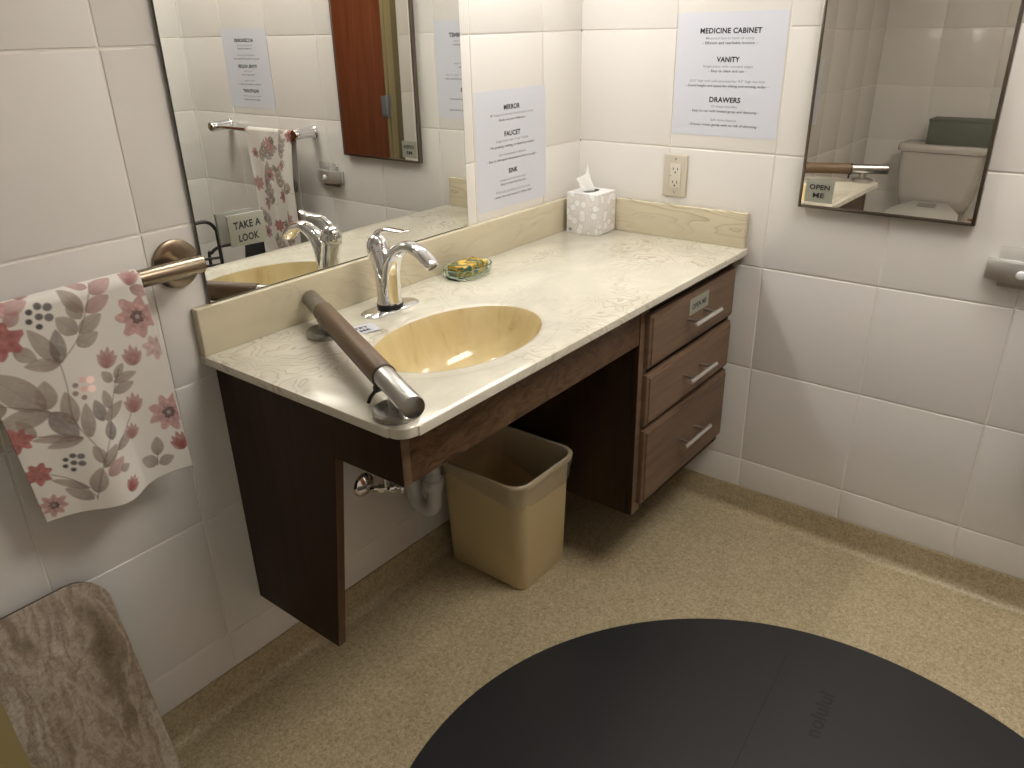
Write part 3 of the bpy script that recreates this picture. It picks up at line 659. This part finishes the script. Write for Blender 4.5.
def towel(name, label, P, place, back, group):
    """P: print of the visible front (v runs down from the fold); place(u, s) gives the cloth's point, s<0 behind the bar"""
    nb = int(back / P.res)
    pts = []; cols = []
    for j in range(-nb, P.ny):
        for i in range(P.nx):
            pts.append(place(i * P.res, j * P.res, )); cols.append(P.C[min(P.ny - 1, abs(j)), i])
    ny = nb + P.ny; nx = P.nx
    me = bpy.data.meshes.new(name); base = Vector(place(P.w / 2, 0))
    vs = (np.array(pts) - np.array(base)) * S
    idx = np.arange(nx * ny).reshape(ny, nx); F = np.stack([idx[:-1, :-1], idx[1:, :-1], idx[1:, 1:], idx[:-1, 1:]], -1).reshape(-1, 4)
    me.from_pydata(vs.tolist(), [], F.tolist()); me.update()
    for p in me.polygons: p.use_smooth = True
    ca = me.color_attributes.new('Col', 'FLOAT_COLOR', 'POINT')
    ca.data.foreach_set('color', np.concatenate([np.array(cols), np.ones((len(cols), 1))], 1).astype(np.float32).ravel())
    me.materials.append(M['towel'])
    o = bpy.data.objects.new(name, me); COL.objects.link(o); o.location = base * S
    md_ = o.modifiers.new('thick', 'SOLIDIFY'); md_.thickness = .08 * S; md_.offset = 0
    return tag(o, label, 'towel', group)
TW, TH = 10.9, 15.55
P1 = Print(TW, TH, .06)
Hm = homog([(-105, 205), (320, 115), (455, 600), (115, 725)], [(0, 0), (TW, 0), (TW, TH - .4), (0, TH)])
def q(x, y): w_ = Hm @ np.array((x, y, 1.0)); return (w_[0] / w_[2], w_[1] / w_[2])
GL, PK, DK, RD = (.30, .235, .195), (.42, .225, .215), (.17, .135, .12), (.36, .115, .105)
for a, b, w_, c_ in [((135, 345), (60, 260), .55, GL), ((135, 345), (55, 350), .45, GL), ((135, 345), (125, 262), .5, DK), ((175, 275), (125, 235), .6, GL), ((185, 240), (150, 195), .5, GL), ((190, 225), (130, 165), .5, GL), ((195, 225), (250, 185), .5, PK),
                     ((205, 180), (255, 140), .5, PK), ((200, 165), (150, 148), .35, PK), ((180, 275), (232, 230), .5, GL), ((175, 305), (225, 275), .5, GL),
                     ((105, 455), (-30, 365), 1.0, GL), ((108, 455), (100, 385), .65, GL), ((115, 460), (-10, 500), .7, GL), ((115, 462), (175, 520), .75, DK), ((165, 490), (145, 412), .55, GL), ((20, 450), (-60, 455), .7, GL), ((85, 522), (40, 480), .4, GL), ((180, 520), (75, 530), .35, GL), ((185, 520), (110, 548), .4, GL),
                     ((200, 520), (190, 440), .45, GL), ((232, 485), (212, 435), .45, DK), ((238, 485), (282, 445), .4, GL), ((250, 530), (245, 485), .4, DK), ((250, 460), (235, 415), .35, GL), ((262, 425), (312, 402), .4, GL), ((262, 400), (318, 378), .35, GL), ((258, 398), (232, 372), .35, GL), ((265, 390), (285, 355), .3, GL),
                     ((232, 580), (205, 540), .4, GL), ((228, 590), (260, 540), .4, GL), ((238, 610), (275, 570), .45, PK), ((215, 650), (220, 590), .55, GL), ((210, 665), (150, 645), .45, GL), ((200, 640), (120, 625), .3, GL), ((262, 555), (308, 515), .35, GL), ((265, 600), (290, 590), .3, GL),
                     ((372, 585), (368, 540), .5, GL), ((372, 605), (328, 590), .5, GL), ((375, 605), (412, 588), .45, GL), ((300, 170), (350, 185), .4, PK), ((30, 310), (85, 335), .5, GL), ((0, 215), (60, 190), .5, PK), ((10, 250), (40, 215), .4, PK)]:
    P1.leaf(q(*a), q(*b), w_, c_, .8)
for s_ in ([(135, 345), (175, 290), (195, 225), (207, 150)], [(135, 345), (150, 400), (165, 480), (215, 545), (232, 585)], [(215, 665), (225, 590), (245, 520), (258, 440), (275, 370)], [(232, 590), (268, 545), (300, 490), (310, 450)], [(215, 660), (170, 625), (110, 610)], [(372, 610), (370, 580)], [(115, 460), (20, 445), (-60, 430)], [(85, 520), (180, 520)]): P1.stem([q(*p) for p in s_])
P1.flower(q(320, 242), 1.55, (.47, .265, .25), 7, .3); P1.flower(q(365, 318), .95, (.52, .34, .32), 7, 1, .7, False); P1.flower(q(398, 480), 1.55, (.47, .265, .25), 8, 1); P1.flower(q(128, 685), .9, (.45, .25, .235), 8, .5)
P1.flower(q(5, 285), 1.25, RD, 6, .2, .9, False); P1.flower(q(45, 528), .95, RD, 7, 0, .9, False); P1.flower(q(92, 610), .9, RD, 7, 1, .9, False); P1.flower(q(-20, 200), .9, PK, 6, 1, .7, False)
for p, r_, an in (((245, 352), .75, -1.2), ((310, 350), .75, -1.5), ((312, 465), .75, -1.4), ((305, 528), .6, -1.3), ((300, 150), .7, -1.2), ((430, 560), .8, -1.7), ((290, 640), .6, -.8), ((45, 175), .5, -1)): P1.bud(q(*p), r_, an, PK if r_ < .76 and p[1] < 640 else RD)
P1.berries(q(90, 228), .75); P1.berries(q(168, 580), .62); P1.berries(q(190, 405), .7, (.30, .20, .185))
def place1(u, s_):
    X0 = -68.75 + u * (10.85 / TW)
    R_ = .72; fold = PI * R_
    t_ = s_ + fold / 2
    if t_ < 0: y, z, dn = -2.9 + R_, 41.7 + t_, -t_
    elif t_ > fold: y, z, dn = -2.9 - R_, 41.7 - (t_ - fold), t_ - fold
    else: a = t_ / fold * PI; y, z, dn = -2.9 + R_ * math.cos(a), 41.7 + R_ * math.sin(a), 0
    k_ = max(0, dn / 15.0); uu_ = u / TW
    wav = (.75 * math.sin(uu_ * 6.6 - 1.2) + .15 * math.sin(uu_ * 15 + 1)) * k_ ** 1.6 * (1 if t_ > 0 else -.3)
    y += -abs(wav) * .2 - wav if t_ > 0 else 0
    if t_ < 0: y = min(-.35, y + .35 * k_)
    return (X0 + k_ * (1.25 - .35 * (uu_ - .5)) + (.9 * min(1, dn / 4) * (1 - uu_) if t_ < 0 else 0), y + (.3 * k_ if t_ > 0 else 0), z + (.12 * math.sin(uu_ * 9 + 1) - .55 * (uu_ - .35)) * k_)
towel('hand_towel', 'floral printed hand towel hanging from the bronze grab bar', P1, place1, 12.5, 'floral hand towels')
P2 = Print(12.2, 21.5, .09); rg = np.random.RandomState(5)
for _ in range(20):
    c_ = np.array((rg.uniform(0, 12.2), rg.uniform(0, 21.5))); an = rg.uniform(-2.6, -.6)
    P2.stem([tuple(c_), tuple(c_ + 2.0 * np.array((math.cos(an + .15), math.sin(an + .15)))), tuple(c_ + 4 * np.array((math.cos(an), math.sin(an))))])
    for k_ in range(1, 5):
        b_ = c_ + k_ * .85 * np.array((math.cos(an + .1), math.sin(an + .1)))
        for sg in (-1, 1): P2.leaf(tuple(b_), tuple(b_ + 1.5 * np.array((math.cos(an + sg * .75), math.sin(an + sg * .75)))), .38, GL if rg.rand() < .75 else DK)
for i in range(13):
    c_ = ((i * 4.7 + rg.uniform(0, 1.5)) % 12.2, 1 + i * 1.65); P2.flower(c_, rg.uniform(.9, 1.35), PK if i % 3 else RD, 7, i, .85, i % 2 == 0)
for i in range(6): P2.berries((rg.uniform(1, 11), 2 + i * 3.4), .55)
def place2(u, s_):
    Y0 = -52.3 - u; R_ = .46; fold = PI * R_; t_ = s_ + fold / 2
    if t_ < 0: x, z, dn = -3.1 + R_, 42 + t_, -t_
    elif t_ > fold: x, z, dn = -3.1 - R_, 42 - (t_ - fold), t_ - fold
    else: a = t_ / fold * PI; x, z, dn = -3.1 + R_ * math.cos(a), 42 + R_ * math.sin(a), 0
    k_ = min(1, dn / 8); uu_ = u / 12.2; y = -58.0 + (Y0 + 58.0) * (1 - .12 * k_)
    wv = (.45 * math.sin(uu_ * 13) + .25 * math.sin(uu_ * 5 + 1)) * k_
    return ((x - abs(wv) * .4 - wv) if t_ > 0 else x, y, z)
towel('hand_towel', 'floral hand towel on chrome towel bar seen inside the big mirror', P2, place2, 15, 'floral hand towels')

# ------------------------------------------------------------------ wastebasket with liner
wbk = thing('wastebasket', 'beige plastic wastebasket with clear liner under the countertop', 'wastebasket', (-25, -8, FZ + .01))
B0 = (-24.5, -6.95, 4.05, 5.35); B1 = (-27.3, -9.3, 4.75, 5.4); HT = 15.8
def bk(t_, o=0, rad=None, dz=0):
    c_ = [a + (b - a) * t_ for a, b in zip(B0, B1)]
    return [(x, y, FZ + .01 + t_ * HT + dz) for x, y in rrect(c_[0], c_[1], c_[2] + o, c_[3] + o, rad or (1.0 + .7 * t_), 8)]
B1 = B1
MB().loft([bk(0, -.25), bk(.004, -.08), bk(.02, 0), bk(.5, 0), bk(.93, 0), bk(.955, 0), bk(.957, .28), bk(.99, .34), bk(1.0, .26), bk(1.0, .02), bk(.985, -.08), bk(.5, -.1), bk(.03, -.1), bk(.025, -.4)], True, True).build('bin', M['beige'], wbk, sharp=40)
rn = np.random.RandomState(2); nn = len(bk(1)); wv = [.12 * math.sin(i * .9) + .08 * math.sin(i * 2.3) for i in range(nn)]
def lin(t_, o, w_=0):
    r = []
    for i, p in enumerate(bk(1, 0)):
        u = (p[0] - B1[0]) / B1[2]; v_ = (p[1] - B1[1]) / B1[3]
        droop = (.45 + .55 * min(1, max(0, (1 - v_) / 1.6))) * (1.0 + .12 * math.sin(i * 1.7)) + .05 * math.sin(i * 2.9)
        tt = 1 - (1 - t_) * (1 + (droop - 1) * w_)
        q_ = bk(tt, o + .025 * math.sin(i * 2.1) * w_)[i]; r.append(q_)
    return r
MB().loft([lin(.80, .12, 1), lin(.82, .19, 1), lin(.88, .2, 1), lin(.95, .36, .2), lin(1.0, .36), lin(1.015, .2), lin(1.0, -.1), lin(.85, -.2, .5), lin(.6, -.25, .8)], False, False).build('liner', M['film'], wbk, sharp=0)

# ------------------------------------------------------------------ plumbing under the counter
va = thing('supply_valve', 'chrome water supply stop valve on wall below the sink', 'valve', (-38.6, 0, 15.0))
vx, vz = -38.65, 14.9
MB().lathe([(1.32, 0), (1.3, .1), (1.05, .35), (.55, .55), (.45, .6)], (vx, -.01, vz), (0, -1, 0)).build('escutcheon', M['chrome'], va)
vd = Vector((.72, -.62, -.12)).normalized()
va0 = Vector((vx, -1.2, vz)); va1 = va0 + vd * 3.0
vb = MB(); vb.tube(spline([(vx, -.3, vz), (vx, -.9, vz), va0 + vd * .3, va0 + vd * 2.2], 5), .34, 16); vb.lathe([(.5, 0), (.5, .55)], va0 + vd * .6, vd, 6, False); vb.lathe([(.42, 0), (.5, .15), (.5, .8), (.4, .95)], va0 + vd * 1.5, vd); vb.tube([va0 + vd * 1.5, va0 + vd * 1.5 + Vector((0, 0, 1.2))], .3, 12); vb.build('valve_body', M['chrome'], va)
MB().lathe([(.2, 0), (.2, .3), (.66, .38), (.7, .6), (.45, .72), (.02, .74)], va1 - vd * .5, vd, 20).build('handle', M['chrome'], va)
h0 = va0 + vd * 1.5
MB().tube(spline([h0 + Vector((0, 0, 1.2)), h0 + Vector((0, 0, 4)), (-37.4, -2.6, 24), (-37.1, -3.5, 29), (-37.0, -4.4, 32.6)]), .2, 10).build('supply_hose', M['hose'], va)
dt = thing('drain_trap', 'white plastic drain trap hanging below the sink', 'pipe', (-34, -4, 20))
px, py, pz = -34.0, -5.3, 11.7
tr = [(SX, SY + .4, ZT - 6.3), (SX, SY + .4, 26.2), (SX + .3, SY + 1.2, 25.0), (-34.9, py - 1.2, 21.6), (px, py, 20.4), (px, py, 19)]
MB().tube(spline(tr, 5), .62, 20).build('tailpiece', M['pvc'], dt)
MB().tube([(px, py, 19.5), (px, py, 15.6)], .68, 20).build('riser', M['pvc'], dt)
ub = [(px, py, 15.9), (px, py, 14.0)] + [(px + .0 - (.05) * (1 - math.cos(a)), py + 1.45 * (1 - math.cos(a)), 12.6 - 1.45 * math.sin(a)) for a in [i / 10 * PI for i in range(11)]] + [(px - .1, py + 2.9, 14.6)]
MB().tube(ub, .75, 20).build('u_bend', M['pvc'], dt)
nm = MB(); nm.lathe([(.95, 0), (1.0, .1), (1.0, .85), (.9, 1.0)], (px, py, 14.1), (0, 0, 1), 20); nm.box(px + .85, px + 1.35, py - .25, py + .25, 14.2, 14.9, .08); nm.build('slip_nut', M['pvc'], dt)
nm = MB(); nm.lathe([(.92, 0), (.98, .1), (.98, .8), (.9, .9)], (px - .1, py + 2.9, 13.7)); nm.build('slip_nut', M['pvc'], dt)
MB().tube(spline([(px - .1, py + 2.9, 15.0), (px - .1, py + 2.95, 16.2), (px - .1, py + 3.6, 17.0), (px - .1, -.5, 17.2), (px - .1, -.05, 17.2)], 5), .62, 18).build('trap_arm', M['pvc'], dt)

# ------------------------------------------------------------------ round mat, leaning boards
MC = (-44.55, -46.2); MR = 29.0
mt = thing('floor_mat', 'large round black rubber mat on the floor', 'mat', (*MC, FZ))
cl = lambda r_, z: [(MC[0] + r_ * (1 + .003 * math.sin(5 * t_)) * math.cos(t_), MC[1] + r_ * (1 + .003 * math.sin(5 * t_)) * math.sin(t_), z) for t_ in [2 * PI * i / 160 for i in range(160)]]
MB().loft([cl(MR, FZ + .005), cl(MR, FZ + .1), cl(MR - .06, FZ + .15)], smooth=False).build('mat_sheet', M['rubber'], mt, sharp=30)
a = Vector((-23.86, -38.64, 0)); b = Vector((-35.74, -39.51, 0)); dv = (a - b).normalized(); nv = Vector((-dv.y, dv.x, 0)) * .045
p0, p1 = a + dv * 3, b - dv * 30
MB().prism([(p0 + nv)[:2], (p0 - nv)[:2], (p1 - nv)[:2], (p1 + nv)[:2]], FZ + .15, FZ + .158).build('seam', M['emboss'], mt)
MATD = Vector((dv.x, dv.y, 0)); MATU = Vector((-dv.y, dv.x, 0))
text_shapes([('nolulul', 0, 0, 5.6, 1.3, 1)], (-25.9, -43.9, FZ + .15), MATD, MATU, 'embossed_word', M['emboss'], mt, .008)

def lean_board(name, label, x0, x1, top_z, ytop, ybot, th, rad, mat, base_edge):
    out_ = []
    Ln = math.hypot(top_z - FZ, ytop - ybot)
    for cx_, cs in ((x1 - rad, 0), (x0 + rad, PI / 2)):
        for i in range(9): t_ = cs + i / 8 * PI / 2; out_.append((cx_ + rad * math.cos(t_), Ln - rad + rad * math.sin(t_)))
    out_ = [(x1, 0)] + out_ + [(x0, 0)]
    top_z -= FZ; Ln = math.hypot(top_z, ytop - ybot)
    bdir = Vector((0, ytop - ybot, top_z)).normalized(); nn_ = Vector((0, -bdir.z, bdir.y))
    o_ = Vector((0, ybot, FZ + .01))
    P_ = lambda p, d: o_ + Vector((p[0], 0, 0)) + bdir * p[1] + nn_ * d
    bd = thing(name, label, 'board', ((x0 + x1) / 2, ybot, FZ + .01))
    MB().loft([[P_(p, 0) for p in out_], [P_(p, th) for p in out_]], smooth=False).build('core', M['panel_edge'], bd)
    MB().loft([[P_(p, th + .002) for p in out_], [P_(((p[0] - (x0 + x1) / 2) * .995 + (x0 + x1) / 2, p[1] * .995), th + .05) for p in out_]], smooth=False).build('laminate_face', mat, bd)
lean_board('sample_board', 'travertine look sample board with rounded corner leaning on wall below towel', -82.5, -64.45, 20.9, -.6, -6.2, .35, 2.6, M['trav'], None)
lean_board('sample_board', 'olive yellow board at the lower left leaning on the travertine board', -92, -73.35, 20.3, -2.2, -8.6, .5, .3, M['olive'], None)

# ------------------------------------------------------------------ things seen only in the mirrors
to = thing('toilet', 'white toilet with tank on left wall, reflected in medicine cabinet', 'toilet', (-W, -17.2, FZ))
TU = 2.6
ty = -17.9
def tk(hx0, hy, x_in, z, r_=1.6): return [(-W + x, y, z + TU) for x, y in rrect((.6 + x_in) / 2, ty, (x_in - .6) / 2, hy, r_, 6)]
MB().loft([tk(0, 5.6, 6.6, 14.6), tk(0, 6.9, 7.6, 15.6), tk(0, 7.6, 8.2, 18), tk(0, 8.1, 8.6, 22), tk(0, 8.3, 8.8, 28)], smooth=True).build('tank', M['ceramic'], to, sharp=40)
MB().loft([tk(0, 8.2, 8.7, 27.9), tk(0, 8.75, 9.2, 28.05), tk(0, 8.9, 9.3, 28.3), tk(0, 8.9, 9.3, 29.2), tk(0, 8.7, 9.1, 29.6), tk(0, 8.2, 8.6, 29.75)]).build('tank_lid', M['ceramic'], to, sharp=40)
def ovb(cx_, a_, b_, z): return [(-W + cx_ + a_ * math.cos(2 * PI * i / 32), ty + b_ * math.sin(2 * PI * i / 32), z) for i in range(32)]
MB().loft([ovb(16, 9, 5, FZ + .01), ovb(16, 8, 4.4, 3), ovb(17, 9, 5.2, 9), ovb(18.5, 10.2, 7.2, 15), ovb(18.7, 10.4, 7.4, 16.3)]).build('bowl', M['ceramic'], to, sharp=40)
st_ = MB().loft([[(-W + x, ty + y, z + max(0, (20 - x) * .2) * (z > 17)) for x, y in [(8.8, -3.9), (8.8, 3.9), (14, 7.0), (20, 8.0), (26, 6.6), (29, 3.5), (29.8, 0), (29, -3.5), (26, -6.6), (20, -8.0), (14, -7.0)]] for z in (16.4, 17.6)] + [[(-W + x, ty + y, 17.9 + max(0, (20 - x) * .2)) for x, y in [(9.2, -3.5), (9.2, 3.5), (14, 6.5), (20, 7.5), (26, 6.1), (28.6, 3), (29.2, 0), (28.6, -3), (26, -6.1), (20, -7.5), (14, -6.5)]]], smooth=False).build('seat_lid', M['seat'], to)
MB().loft([[(-W + x, ty + y, 17.9 + (20 - x) * .2 + dz) for x, y in ((10.4, -1.9), (10.4, 1.9), (12.6, 1.9), (12.6, -1.9))] for dz in (-.05, .05)], smooth=False).build('seat_label', M['greylabel'], st_)
cp_ = MB().box(-W + 9.5, -W + 21, ty - 10.6, ty - 8.2, 16.2, 17.4, .4, 3).build('control_panel', M['seat'], to)
MB().box(-W + 10.5, -W + 12.5, ty - 10.2, ty - 8.7, 17.4, 17.5).build('button', M['red'], cp_)
gb = thing('storage_box', 'grey green box standing on the toilet tank lid', 'box', (-W + 5, -20.8, 29.76 + TU))
MB().box(-W + 1.6, -W + 8.2, -27.0, -14.5, 29.76 + TU, 34.6 + TU, .1).build('box_body', M['greenbox'], gb)
MB().box(-W + 1.5, -W + 8.3, -27.1, -14.4, 34.6 + TU, 35.1 + TU, .1).build('box_lid', M['greenbox'], gb)
# folding seat by the front wall, its back and arm show in the big mirror
fs = thing('folding_seat', 'black metal frame seat with dark mesh panel reflected at mirror lower left', 'seat', (-8, -66, FZ))
g0 = FZ + .02
MB().tube(spline([(-16.5, -69.5, g0), (-16.5, -69.5, 24), (-15.8, -69, 26.6), (-14, -68, 27.8), (-11.9, -67, 28.0), (-10.7, -66.6, 26.6), (-10.6, -66.5, 24), (-10.6, -66.5, g0)], 6), .3, 12).build('side_frame', M['tube'], fs)
MB().tube(spline([(-11.6, -68.5, g0), (-11.6, -68.5, 20.5), (-11.2, -68.2, 22.4), (-10, -67.6, 23.3), (-8, -67, 23.4), (-4, -66, 23.4), (-1.6, -65.4, 23.2), (-.9, -65.2, 22), (-.9, -65.2, g0)], 6), .28, 12).build('back_frame', M['tube'], fs)
MB().prism([(-8.0, 11), (-1.4, 11), (-1.4, 23.0), (-6.2, 23.0)], -65.8, -65.5, 'y', .05).build('back_panel', M['fabric'], fs)
MB().prism([(-15.6, 12.5), (-11.2, 12.5), (-11.2, 19.5), (-15.6, 20.3)], -67.9, -67.6, 'y', .05).build('side_panel', M['fabric'], fs)
for z in (12.6, 20.6, 21.8): MB().tube([(-10.8, -66.6, z), (-16.4, -69.3, z)], .22, 10).build('cross_rail', M['black'], fs)
MB().tube([(-11.6, -68.4, 12.8), (-1, -65.3, 12.8)], .25, 10).build('cross_rail', M['black'], fs)

# ------------------------------------------------------------------ lamps
vl = thing('vanity_light', 'fluorescent bar light on the wall above the mirror', 'lamp', (-26, 0, 70))
LX0, LX1, LZ = -42.0, -6.0, 69.5
MB().box(LX0 - .6, LX1 + .6, -1.6, -.02, LZ - 1.9, LZ + 1.9, .2).build('housing', M['lampwhite'], vl)
MB().tube([(LX0, -3.2, LZ), (LX1, -3.2, LZ)], .9, 20).build('tube', M['lamp'], vl)
for xx in (LX0 - .3, LX1 + .3): MB().box(xx - .3, xx + .3, -4.3, -1.5, LZ - 1.2, LZ + 1.2, .2).build('end_cap', M['lampwhite'], vl)
cl_ = thing('ceiling_fill', 'added white fill light on ceiling, out of view', 'lamp', (-28, -59, H))  # unseen panel added as soft fill for the lower walls and floor
MB().box(-48, -8, -72, -46, H - 2.2, H - .01, .2).build('frame', M['lampwhite'], cl_)
MB().box(-47, -9, -71, -47, H - 2.6, H - 2.2, .2).build('diffuser', M['fill_lamp'], cl_)

# ------------------------------------------------------------------ world, camera
w = bpy.data.worlds.new('World'); scene.world = w; w.use_nodes = True
w.node_tree.nodes['Background'].inputs[0].default_value = (.9, .85, .78, 1); w.node_tree.nodes['Background'].inputs[1].default_value = .02
yaw, pitch, roll, FPX = R(-51.313), R(-24.652), R(-1.379), 782.753
fwd = Vector((-math.sin(yaw) * math.cos(pitch), math.cos(yaw) * math.cos(pitch), math.sin(pitch)))
rt = Vector((math.cos(yaw), math.sin(yaw), 0)); up = rt.cross(fwd)
r2 = rt * math.cos(roll) + up * math.sin(roll); u2 = up * math.cos(roll) - rt * math.sin(roll)
cam = bpy.data.cameras.new('camera'); co = bpy.data.objects.new('camera', cam); COL.objects.link(co)
mw = Matrix((r2, u2, -fwd)).transposed().to_4x4(); mw.translation = Vector((-81.974, -54.179, 56.715)) * S
co.matrix_world = mw
cam.sensor_width = 36; cam.sensor_fit = 'HORIZONTAL'; cam.lens = FPX / 1024 * 36; cam.clip_start = .02
scene.camera = co
vs_ = scene.view_settings; vs_.view_transform = 'Standard'; vs_.look = 'None'; vs_.exposure = 0.9; vs_.gamma = 1.0
try: vs_.use_curve_mapping = False
except Exception: pass
try: scene.cycles.max_bounces = 12; scene.cycles.glossy_bounces = 8; scene.cycles.sample_clamp_indirect = 6
except Exception: pass
for o in bpy.data.objects:
    if '_o' in o: del o['_o']
